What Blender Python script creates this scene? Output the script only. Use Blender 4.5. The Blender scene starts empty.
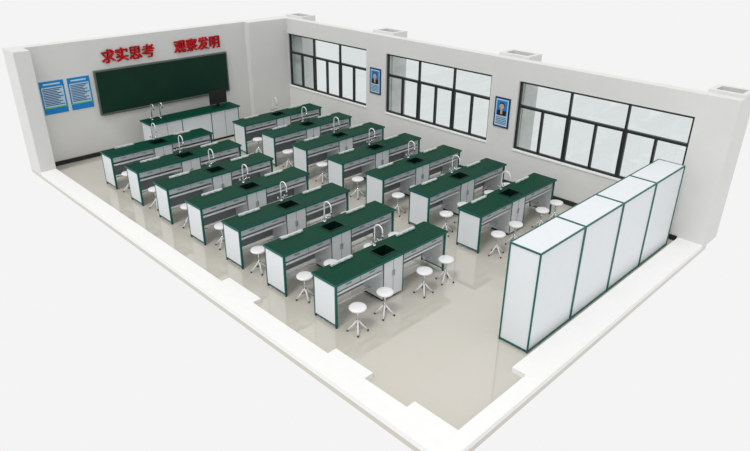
import bpy, bmesh, math
from mathutils import Vector, Matrix
S=bpy.context.scene; COL=S.collection
S.view_settings.view_transform='Standard'
def lin(c): 
    c=c/255.0
    return c/12.92 if c<=.04045 else ((c+.055)/1.055)**2.4
def mat(name,rgb,rough=.5,metal=0,var=0.0,scale=8,bump=0,spec=.5):
    m=bpy.data.materials.new(name);m.use_nodes=True;nt=m.node_tree;b=nt.nodes['Principled BSDF']
    col=tuple(lin(c) for c in rgb)+(1,)
    b.inputs['Base Color'].default_value=col;b.inputs['Roughness'].default_value=rough;b.inputs['Metallic'].default_value=metal
    b.inputs['Specular IOR Level'].default_value=spec
    tc=nt.nodes.new('ShaderNodeTexCoord');n=nt.nodes.new('ShaderNodeTexNoise');n.inputs['Scale'].default_value=scale;n.inputs['Detail'].default_value=4
    nt.links.new(tc.outputs['Object'],n.inputs['Vector'])
    if var>0:
        r=nt.nodes.new('ShaderNodeValToRGB');r.color_ramp.elements[0].position=.3;r.color_ramp.elements[1].position=.7
        r.color_ramp.elements[0].color=tuple(c*(1-var) for c in col[:3])+(1,);r.color_ramp.elements[1].color=tuple(min(1,c*(1+var)) for c in col[:3])+(1,)
        nt.links.new(n.outputs['Fac'],r.inputs['Fac']);nt.links.new(r.outputs['Color'],b.inputs['Base Color'])
    if bump>0:
        bp=nt.nodes.new('ShaderNodeBump');bp.inputs['Strength'].default_value=bump;bp.inputs['Distance'].default_value=.01
        nt.links.new(n.outputs['Fac'],bp.inputs['Height']);nt.links.new(bp.outputs['Normal'],b.inputs['Normal'])
    return m
WALL=mat('wall_paint',(215,215,213),.8,var=.015,scale=2)
TRIMW=mat('wall_cap_white',(236,236,234),.8,var=.01)
DARK=mat('baseboard_dark',(30,32,33),.4,var=.05)
FRAME=mat('window_aluminium_dark',(32,35,38),.4,metal=.2,var=.05)
GREEN=mat('bench_top_green',(0,60,42),.45,var=.06,scale=20,spec=.08)
TEAL=mat('teal_edge_band',(6,92,84),.4,var=.04,spec=.3)
WHITE=mat('white_laminate',(222,226,229),.3,var=.01)
INNER=mat('grey_laminate_shaded',(134,140,144),.5,var=.02)  # laminate grey with the under-table shade put into its base colour
DRAWER=mat('drawer_front_grey',(184,189,192),.4,var=.02)
BLACK=mat('black_plastic',(14,18,18),.3,var=.1)
SINK=mat('dark_green_sink_resin',(4,34,27),.35,var=.1,spec=.3)
CHROME=mat('chrome',(205,208,210),.2,metal=.9,var=.02)
PLASTIC=mat('white_plastic',(232,232,232),.35,var=.01)
BOARD=mat('chalkboard_green',(12,50,37),.5,var=.08,scale=3,spec=.2)
ALU=mat('aluminium_trim',(110,118,114),.35,metal=.6,var=.03)
RED=mat('red_acrylic',(190,10,18),.4,var=.03,spec=.2)
HOLE=mat('shaft_grey',(110,112,112),.8,var=.05)
BLUE=mat('poster_blue',(28,128,196),.5,var=.05,spec=.2)
BLUE2=mat('poster_blue_dark',(20,50,96),.5,var=.05,spec=.2)
PAPER=mat('poster_paper',(176,208,226),.6,var=.02)
INK=mat('poster_ink',(40,72,120),.6,var=.05)
GRN2=mat('poster_green',(96,176,70),.6,var=.08)
GREY=mat('socket_grey',(190,196,197),.4,var=.02)
SKIN=mat('portrait_skin',(196,160,136),.6,var=.03)
# floor
FLOOR=bpy.data.materials.new('polished_tile_floor');FLOOR.use_nodes=True
nt=FLOOR.node_tree;b=nt.nodes['Principled BSDF'];tc=nt.nodes.new('ShaderNodeTexCoord')
br=nt.nodes.new('ShaderNodeTexBrick');br.offset=0;br.inputs['Scale'].default_value=1;br.inputs['Brick Width'].default_value=.8;br.inputs['Row Height'].default_value=.8;br.inputs['Mortar Size'].default_value=.002
for k,c in (('Color1',(195,191,180)),('Color2',(196,192,182)),('Mortar',(191,187,177))): br.inputs[k].default_value=tuple(lin(q) for q in c)+(1,)
nt.links.new(tc.outputs['Object'],br.inputs['Vector']);nt.links.new(br.outputs['Color'],b.inputs['Base Color'])
b.inputs['Roughness'].default_value=.05;b.inputs['Specular IOR Level'].default_value=1.0
# glass
GLASS=bpy.data.materials.new('window_glass');GLASS.use_nodes=True
nt=GLASS.node_tree;nt.nodes.clear();o=nt.nodes.new('ShaderNodeOutputMaterial');mx=nt.nodes.new('ShaderNodeMixShader');tr=nt.nodes.new('ShaderNodeBsdfTransparent');gl=nt.nodes.new('ShaderNodeBsdfGlossy')
tr.inputs[0].default_value=(.92,.95,.945,1);gl.inputs['Roughness'].default_value=.03;mx.inputs[0].default_value=.06
nt.links.new(tr.outputs[0],mx.inputs[1]);nt.links.new(gl.outputs[0],mx.inputs[2]);nt.links.new(mx.outputs[0],o.inputs[0])

class MB:
    def __init__(s): s.bm=bmesh.new(); s.mats=[]
    def mi(s,m):
        if m not in s.mats: s.mats.append(m)
        return s.mats.index(m)
    def box(s,x0,x1,y0,y1,z0,z1,m,bev=0):
        mi=s.mi(m)
        r=bmesh.ops.create_cube(s.bm,size=1,matrix=Matrix.Translation(((x0+x1)/2,(y0+y1)/2,(z0+z1)/2))@Matrix.Diagonal((abs(x1-x0),abs(y1-y0),abs(z1-z0),1)))
        vs=r['verts'];fs={f for v in vs for f in v.link_faces}
        for f in fs:f.material_index=mi
        if bev:
            es={e for v in vs for e in v.link_edges}
            rr=bmesh.ops.bevel(s.bm,geom=list(es),offset=bev,segments=2,affect='EDGES',profile=.5)
            for f in rr['faces']: f.material_index=mi
    def tube(s,pts,rad,m,n=10,cap=True):
        mi=s.mi(m);pts=[Vector(p) for p in pts]
        rads=rad if isinstance(rad,(list,tuple)) else [rad]*len(pts)
        rings=[];ref=None
        for i,p in enumerate(pts):
            t=((pts[min(i+1,len(pts)-1)]-pts[max(i-1,0)])).normalized()
            if ref is None: ref=Vector((1,0,0)) if abs(t.x)<.9 else Vector((0,1,0))
            a=(ref-t*ref.dot(t)).normalized();ref=a;c=t.cross(a)
            rings.append([s.bm.verts.new(p+(a*math.cos(2*math.pi*k/n)+c*math.sin(2*math.pi*k/n))*rads[i]) for k in range(n)])
        for i in range(len(rings)-1):
            for k in range(n):
                f=s.bm.faces.new((rings[i][k],rings[i][(k+1)%n],rings[i+1][(k+1)%n],rings[i+1][k]));f.material_index=mi;f.smooth=True
        if cap:
            for r in (rings[0][::-1],rings[-1]):
                f=s.bm.faces.new(r);f.material_index=mi
    def cyl(s,x,y,z0,z1,r,m,n=20,r2=None): s.tube([(x,y,z0),(x,y,z1)],[r,r if r2 is None else r2],m,n)
    def lathe(s,x,y,prof,m,n=24):
        mi=s.mi(m);rings=[[s.bm.verts.new((x+r*math.cos(2*math.pi*k/n),y+r*math.sin(2*math.pi*k/n),z)) for k in range(n)] for r,z in prof]
        for i in range(len(rings)-1):
            for k in range(n):
                f=s.bm.faces.new((rings[i][k],rings[i][(k+1)%n],rings[i+1][(k+1)%n],rings[i+1][k]));f.material_index=mi;f.smooth=True
        f=s.bm.faces.new(rings[0][::-1]);f.material_index=mi;f=s.bm.faces.new(rings[-1]);f.material_index=mi
    def mesh(s,name):
        bmesh.ops.recalc_face_normals(s.bm,faces=s.bm.faces[:])
        me=bpy.data.meshes.new(name);s.bm.to_mesh(me);s.bm.free()
        for m in s.mats: me.materials.append(m)
        return me
def put(me,name,loc=(0,0,0),rz=0,parent=None):
    o=bpy.data.objects.new(name,me);o.location=loc;o.rotation_euler=(0,0,rz);COL.objects.link(o)
    if parent:o.parent=parent
    return o
def box_obj(name,boxes,m,bev=0):
    b=MB()
    for q in boxes:b.box(*q,m,bev)
    return put(b.mesh(name),name)

XL,XR,YB,YN,HW=4.38,11.2,14.88,3.39,2.69
XO=4.05; YO=2.9
# ---- shell
box_obj('floor',[(XO,XR+.25,YO,YB+.25,-.08,0)],FLOOR)
b=MB();b.box(XO,XR+.3,YB,YB+.25,0,HW,WALL);put(b.mesh('wall_back'),'wall_back')
PY=14.68
box_obj('wall_back_pillar',[(9.93,XR,PY,YB,0,HW)],WALL)
# left low cut wall
LH=.08
b=MB()
b.box(XO,XL,YO,YB-.4,0,LH,TRIMW)
b.box(XO,XL,YB-.4,YB,0,HW,WALL)
b.box(XL,XL+.15,6.9,7.75,0,LH,TRIMW)
b.box(XL,XL+.15,4.5,5.2,0,LH,TRIMW)
put(b.mesh('wall_left'),'wall_left')
b=MB()
b.box(XL,XL+.14,YO,3.78,0,LH,TRIMW)
b.box(XL+.14,5.9,YO,3.12,0,LH,TRIMW)
b.box(5.9,XR,YO,3.33,0,LH,TRIMW)
put(b.mesh('wall_front'),'wall_front')
# right wall with windows
ZT,ZB=2.29,.836
wins=[(PY-.01,11.5),(10.82,7.70),(7.02,3.53)]
b=MB();XT=XR+.22
b.box(XR,XT,YO,YB,0,ZB,WALL);b.box(XR,XT,YO,YB,ZT,HW,WALL)
ys=[YB]+[v for w in wins for v in w]+[YO]
for i in range(0,len(ys),2): b.box(XR,XT,ys[i+1],ys[i],ZB,ZT,WALL)
put(b.mesh('wall_right'),'wall_right')
# outer pillars with shaft openings
for k,(y0,y1) in enumerate([(14.3,15.0),(10.8,11.5),(7.0,7.72),(2.9,3.5)]):
    b=MB();x0,x1=XT,XT+.5
    t=.09;h=HW+.05
    for q in ((x0,x1,y0,y0+t),(x0,x1,y1-t,y1),(x0,x0+t,y0+t,y1-t),(x1-t,x1,y0+t,y1-t)): b.box(*q,0,h,WALL)
    b.box(x0+t,x1-t,y0+t,y1-t,0,h-.25,HOLE)
    put(b.mesh('pillar'),'wall_right_pillar_%d'%(k+1))
for k,(y1,y0) in enumerate(wins):
    b=MB();x0,x1=XR+.05,XR+.10;f=.045
    b.box(x0,x1,y0,y1,ZB,ZB+f,FRAME);b.box(x0,x1,y0,y1,ZT-f,ZT,FRAME)
    b.box(x0,x1,y0,y0+f,ZB+f,ZT-f,FRAME);b.box(x0,x1,y1-f,y1,ZB+f,ZT-f,FRAME)
    zm=ZB+(ZT-ZB)*.64
    b.box(x0-.01,x1+.01,y0+f,y1-f,zm-.025,zm+.025,FRAME)
    W=y1-y0
    for j in (1,2):
        y=y0+W*j/3;b.box(x0,x1,y-.02,y+.02,zm+.025,ZT-f,FRAME)
    for j in range(1,6):
        y=y0+W*j/6;w=.04 if j in(2,4) else .022;b.box(x0-.005,x1+.005,y-w,y+w,ZB+f,zm-.025,FRAME)
    b.box(x0+.028,x0+.032,y0+f,y1-f,ZB+f,ZT-f,GLASS)
    b.box(XR-.02,XR+.05,y0-.02,y1+.0,ZB-.025,ZB+.002,TRIMW)
    put(b.mesh('window'),'window_%d'%(k+1))
# baseboards
box_obj('baseboard_back',[(XL,9.93,YB-.02,YB,0,.1)],DARK)
box_obj('baseboard_right',[(XR-.02,XR,YO+.45,PY,0,.1)],DARK)

# ---- blackboard
b=MB();x0,x1,z0,z1=5.76,9.24,1.0,1.97
b.box(x0,x1,YB-.05,YB-.001,z0,z1,BOARD)
for q in ((x0-.03,x1+.03,z1,z1+.035),(x0-.03,x1+.03,z0-.035,z0),(x0-.03,x0,z0,z1),(x1,x1+.03,z0,z1)): b.box(q[0],q[1],YB-.065,YB-.001,q[2],q[3],ALU)
b.box(x0+.02,x1-.02,YB-.12,YB-.06,z0-.035,z0-.015,ALU)
put(b.mesh('blackboard'),'blackboard')
# ---- red lettering (slightly emboldened by a doubled stroke)
for body,x in (('求实思考',5.97),('观察发明',7.80)):
    parts=[]
    root=bpy.data.objects.new('wall_lettering',None);COL.objects.link(root);root.location=(x,YB-.025,2.16)
    for i,(dx,dz) in enumerate(((0,0),(.012,0),(0,.010),(.012,.010))):
        c=bpy.data.curves.new('lettering_strokes','FONT');c.body=body;c.size=.33;c.extrude=.02+.0004*i;c.materials.append(RED)
        o=bpy.data.objects.new('strokes_%d'%(i+1),c);COL.objects.link(o);o.location=(dx,0,dz);o.rotation_euler=(math.pi/2,0,0);o.parent=root
# ---- info posters
def poster(x0,x1,z0,z1):
    b=MB();y=YB
    b.box(x0,x1,y-.015,y-.001,z0,z1,PAPER)
    b.box(x0,x1,y-.018,y-.015,z1-.13,z1,BLUE)
    b.box(x0+.08,x1-.08,y-.02,y-.018,z1-.085,z1-.05,PAPER)
    b.box(x0,x1,y-.018,y-.015,z0,z0+.13,BLUE);b.box(x0,x1,y-.018,y-.015,z0+.13,z0+.155,GRN2)
    b.box(x0,x0+.03,y-.018,y-.015,z0+.15,z1-.12,BLUE);b.box(x1-.03,x1,y-.018,y-.015,z0+.15,z1-.12,BLUE)
    n=11
    for i in range(n):
        z=z1-.16-i*(z1-z0-.33)/n
        b.box(x0+.05,x1-.05-(i*37%5)*.03,y-.018,y-.015,z-.018,z,INK)
    put(b.mesh('wall_poster'),'wall_poster')
poster(4.52,5.04,1.2,1.93);poster(5.12,5.62,1.2,1.93)
# ---- portraits on piers
for yc in (11.16,7.36):
    b=MB();w=.19;z0,z1=1.24,1.88;x=XR
    b.box(x-.02,x-.001,yc-w,yc+w,z0,z1,BLUE2)
    b.box(x-.024,x-.02,yc-w+.035,yc+w-.035,z0+.035,z1-.035,PAPER)
    b.box(x-.026,x-.024,yc-w+.06,yc+w-.06,z0+.26,z1-.06,BLUE)
    for i in range(5): b.box(x-.026,x-.024,yc-w+.06,yc+w-.06,z0+.07+i*.034,z0+.085+i*.034,INK)
    b.tube([(x-.034,yc,z0+.455),(x-.026,yc,z0+.455)],.058,SKIN,20)
    b.tube([(x-.032,yc,z0+.475),(x-.025,yc,z0+.475)],.066,BLACK,20)
    b.box(x-.033,x-.026,yc-.11,yc+.11,z0+.26,z0+.37,BLACK,.003);b.box(x-.035,x-.033,yc-.025,yc+.025,z0+.29,z0+.40,SKIN)
    put(b.mesh('framed_portrait'),'framed_portrait')

# ---- lab table (origin near-left floor corner)
LT,DT,HT=2.42,.5,.735
def lab_table():
    b=MB();t=.035;sx0,sx1,sy0,sy1=1.02,1.36,.11,.38
    for q in ((0,sx0,0,DT),(sx1,LT,0,DT),(sx0,sx1,0,sy0),(sx0,sx1,sy1,DT)): b.box(q[0],q[1],q[2],q[3],HT-t,HT,GREEN)
    e=.006
    b.box(-e,LT+e,-e,0,HT-t,HT-.002,TEAL);b.box(-e,LT+e,DT,DT+e,HT-t,HT-.002,TEAL);b.box(-e,0,0,DT,HT-t,HT-.002,TEAL);b.box(LT,LT+e,0,DT,HT-t,HT-.002,TEAL)
    w=.015
    b.box(sx0-.0,sx0+w,sy0,sy1,HT-.22,HT+.008,SINK);b.box(sx1-w,sx1,sy0,sy1,HT-.22,HT+.008,SINK)
    b.box(sx0+w,sx1-w,sy0,sy0+w,HT-.22,HT+.008,SINK);b.box(sx0+w,sx1-w,sy1-w,sy1,HT-.22,HT+.008,SINK)
    b.box(sx0+w,sx1-w,sy0+w,sy1-w,HT-.22,HT-.2,SINK);b.cyl(1.19,.25,HT-.2,HT-.195,.03,CHROME)
    zb=.05;zt=HT-t
    b.box(.99,1.39,.03,.06,zb,zt-.003,WHITE)
    b.box(.975,.99,.03,DT-.02,zb,zt,WHITE);b.box(1.39,1.405,.03,DT-.02,zb,zt,WHITE)
    b.box(1.187,1.193,.027,.03,zb+.02,zt-.02,INNER)
    for x in (1.165,1.207): b.box(x-.005,x+.005,.014,.03,.40,.50,CHROME)
    for x in (.972,1.398): b.box(x,x+.010,.022,.032,zb,zt,TEAL)
    b.box(1.0,1.38,.07,DT-.04,0,zb,DARK);b.box(.99,1.39,.06,DT-.02,zb,zb+.02,WHITE);b.box(.99,1.39,DT-.04,DT-.02,zb+.02,zt-.24,WHITE)
    for xa,xb in ((.015,.045),(LT-.045,LT-.015)):
        b.box(xa,xb,.037,DT-.03,.06,zt-.02,WHITE)
        for ya,yb in ((.015,.037),(DT-.03,DT-.008)): b.box(xa-.003,xb+.003,ya,yb,.02,zt,TEAL)
        b.box(xa-.003,xb+.003,.037,DT-.03,.04,.06,TEAL);b.box(xa-.003,xb+.003,.037,DT-.03,zt-.02,zt,TEAL)
        for ya in (.026,DT-.02): b.cyl((xa+xb)/2,ya,0,.02,.018,DARK,12)
    for xa,xb in ((.048,.974),(1.406,LT-.048)):
        b.box(xa,xb,DT-.045,DT-.03,.14,zt,INNER)
        b.box(xa,xb,.10,DT-.05,zt-.20,zt-.185,WHITE)
        b.box(xa,xb,.07,.10,zt-.20,zt-.165,WHITE)
        xm=(xa+xb)/2
        for q0,q1 in ((xa+.01,xm-.006),(xm+.006,xb-.01)): 
            b.box(q0,q1,.035,.05,zt-.115,zt-.006,DRAWER);b.box((q0+q1)/2-.05,(q0+q1)/2+.05,.026,.035,zt-.068,zt-.053,INNER)
        b.box(xm-.006,xm+.006,.04,.05,zt-.115,zt,INNER)
        b.tube([(xa,.30,.16),(xb,.30,.16)],.014,WHITE)
    for xa,xb in ((.30,.72),(1.68,2.1)):
        b.box(xa,xb,.415,.46,HT,HT+.035,GREY,.006)
        for i in range(3):
            xx=xa+.08+i*.13;b.box(xx-.03,xx+.03,.412,.416,HT+.01,HT+.028,PLASTIC)
    fx,fy=1.19,.44
    b.cyl(fx,fy,HT,HT+.03,.024,CHROME)
    pts=[(fx,fy,HT+.02),(fx,fy,HT+.2)]
    R=.085
    for k in range(0,13):
        a=math.pi*k/12; pts.append((fx,fy-R+R*math.cos(a),HT+.31+R*math.sin(a)))
    pts.append((fx,fy-2*R,HT+.25))
    b.tube(pts,.0095,PLASTIC,10);b.cyl(fx,fy-2*R,HT+.21,HT+.255,.013,CHROME,12)
    for s in (-1,1):
        b.tube([(fx,fy,HT+.07),(fx+s*.07,fy,HT+.07),(fx+s*.10,fy-.03,HT+.10),(fx+s*.10,fy-.06,HT+.10)],.008,CHROME,8)
        b.tube([(fx+s*.07,fy,HT+.07),(fx+s*.07,fy,HT+.11)],.010,CHROME,8)
    return b.mesh('lab_table')
LTM=lab_table()
def stool():
    b=MB();z=.40
    b.lathe(0,0,[(.085,z-.025),(.122,z-.02),(.128,z-.006),(.124,z+.008),(.108,z+.014),(.02,z+.012)],PLASTIC,28)
    b.cyl(0,0,z-.045,z-.023,.05,CHROME,16);b.cyl(0,0,.12,z-.03,.015,CHROME,12)
    b.cyl(0,0,.10,.20,.024,CHROME,14)
    for k in range(4):
        a=math.pi/4+k*math.pi/2;c,s=math.cos(a),math.sin(a)
        b.tube([(c*.02,s*.02,.17),(c*.07,s*.07,.10),(c*.145,s*.145,.022)],[.012,.011,.010],PLASTIC,8)
        b.cyl(c*.145,s*.145,0,.026,.014,DARK,10)
    return b.mesh('lab_stool')
STM=stool()
import random;random.seed(4)
for x0,yt in ((4.885,12.583),(8.153,12.54)):
    for i in range(7):
        y=yt-1.164*i
        put(LTM,'lab_table',(x0,y,0))
        for dx in (.22,.75,1.62,2.17):
            put(STM,'lab_stool',(x0+dx+random.uniform(-.03,.03),y-.23+random.uniform(-.02,.02),0),random.uniform(0,1.5))

# ---- storage cabinets
def cabinet():
    b=MB();W,D,H,f=1.13,.47,1.53,.02
    b.box(.012,W-.012,.012,D-.012,.03,H-.012,WHITE)
    for x in (0,W-f):
        for y in (0,D-f): b.box(x,x+f,y,y+f,.0,H,TEAL)
    for z in (.02,H-f):
        for y in (0,D-f): b.box(f,W-f,y,y+f,z,z+f,TEAL)
        for x in (0,W-f): b.box(x,x+f,f,D-f,z,z+f,TEAL)
    b.box(f,W-f,f,D-f,H-.012,H-.004,WHITE)
    b.box(f+.004,W/2-.003,D-.014,D-.002,f+.03,H-f-.004,WHITE);b.box(W/2+.003,W-f-.004,D-.014,D-.002,f+.03,H-f-.004,WHITE)
    for s in (-.05,.05): b.box(W/2+s-.008,W/2+s+.008,D-.002,D+.02,.75,.9,CHROME)
    return b.mesh('storage_cabinet')
CM=cabinet()
for i in range(4): put(CM,'storage_cabinet',(6.37+1.134*i,3.40,0))

# ---- teacher bench
b=MB();x0,x1,y0,y1,h=6.45,8.95,13.9,14.42,.80
b.box(x0,x1,y0,y1,h-.035,h,GREEN,.004)
b.box(x0-.005,x1+.005,y0-.005,y0,h-.035,h-.002,TEAL);b.box(x0-.005,x0,y0,y1,h-.035,h-.002,TEAL)
for xa,xb in ((x0+.03,x0+.85),(x1-.85,x1-.03)):
    b.box(xa,xb,y0+.04,y1-.04,.06,h-.036,WHITE);b.box(xa+.03,xb-.03,y0+.07,y1-.07,0,.06,DARK)
    b.box((xa+xb)/2-.004,(xa+xb)/2+.004,y0+.035,y0+.04,.08,h-.06,INNER)
    for x in (xa,xb-.015): b.box(x,x+.015,y0+.03,y0+.045,.06,h-.04,TEAL)
b.box(x0+.85,x1-.85,y0+.04,y0+.06,.06,h-.036,WHITE)
put(b.mesh('teacher_bench'),'teacher_bench')
for xx in (x0+.22,x0+.44):
    b=MB();b.cyl(0,0,0,.03,.025,CHROME)
    pts=[(0,0,.02),(0,0,.30)]+[(0,-.07+.07*math.cos(math.pi*k/10),.34+.07*math.sin(math.pi*k/10)) for k in range(11)]+[(0,-.14,.27)]
    b.tube(pts,.012,CHROME,10);b.tube([(-.06,0,.06),(.06,0,.06)],.009,CHROME,8)
    put(b.mesh('lab_faucet'),'lab_faucet',(xx,y0+.3,h))
b=MB();b.box(-.13,.13,-.09,.09,0,.015,BLACK,.004);b.box(-.025,.025,-.01,.03,.015,.14,BLACK);b.box(-.25,.25,-.03,0,.08,.42,BLACK,.005);b.box(-.235,.235,-.033,-.03,.095,.405,DARK)
put(b.mesh('computer_monitor'),'computer_monitor',(8.50,14.2,h),0)

# ---- lights
w=bpy.data.worlds.new('World');S.world=w;w.use_nodes=True;bg=w.node_tree.nodes['Background'];bg.inputs[0].default_value=(.905,.905,.905,1);bg.inputs[1].default_value=1.0
def sun(name,d,e,ang,col=(1,1,1)):
    l=bpy.data.lights.new(name,'SUN');l.energy=e;l.angle=math.radians(ang);l.color=col
    o=bpy.data.objects.new(name,l);COL.objects.link(o);o.location=(4,4,8);o.rotation_euler=Vector(d).to_track_quat('-Z','Y').to_euler()
sun('sun_light',(.6,.15,-1),1.1,14)
# ---- camera
f=632.913;yaw,pit,rol=[math.radians(v) for v in (45.208,26.166,.735)]
fw=Vector((math.sin(yaw)*math.cos(pit),math.cos(yaw)*math.cos(pit),-math.sin(pit)))
rt=Vector((math.cos(yaw),-math.sin(yaw),0));up=rt.cross(fw)
r2=rt*math.cos(rol)+up*math.sin(rol);u2=-rt*math.sin(rol)+up*math.cos(rol)
M=Matrix((r2,u2,-fw)).transposed().to_4x4();M.translation=Vector((0,0,5.3))
cd=bpy.data.cameras.new('camera');cd.sensor_width=36;cd.lens=36*f/750;cd.clip_end=200
co=bpy.data.objects.new('camera',cd);COL.objects.link(co);co.matrix_world=M;S.camera=co
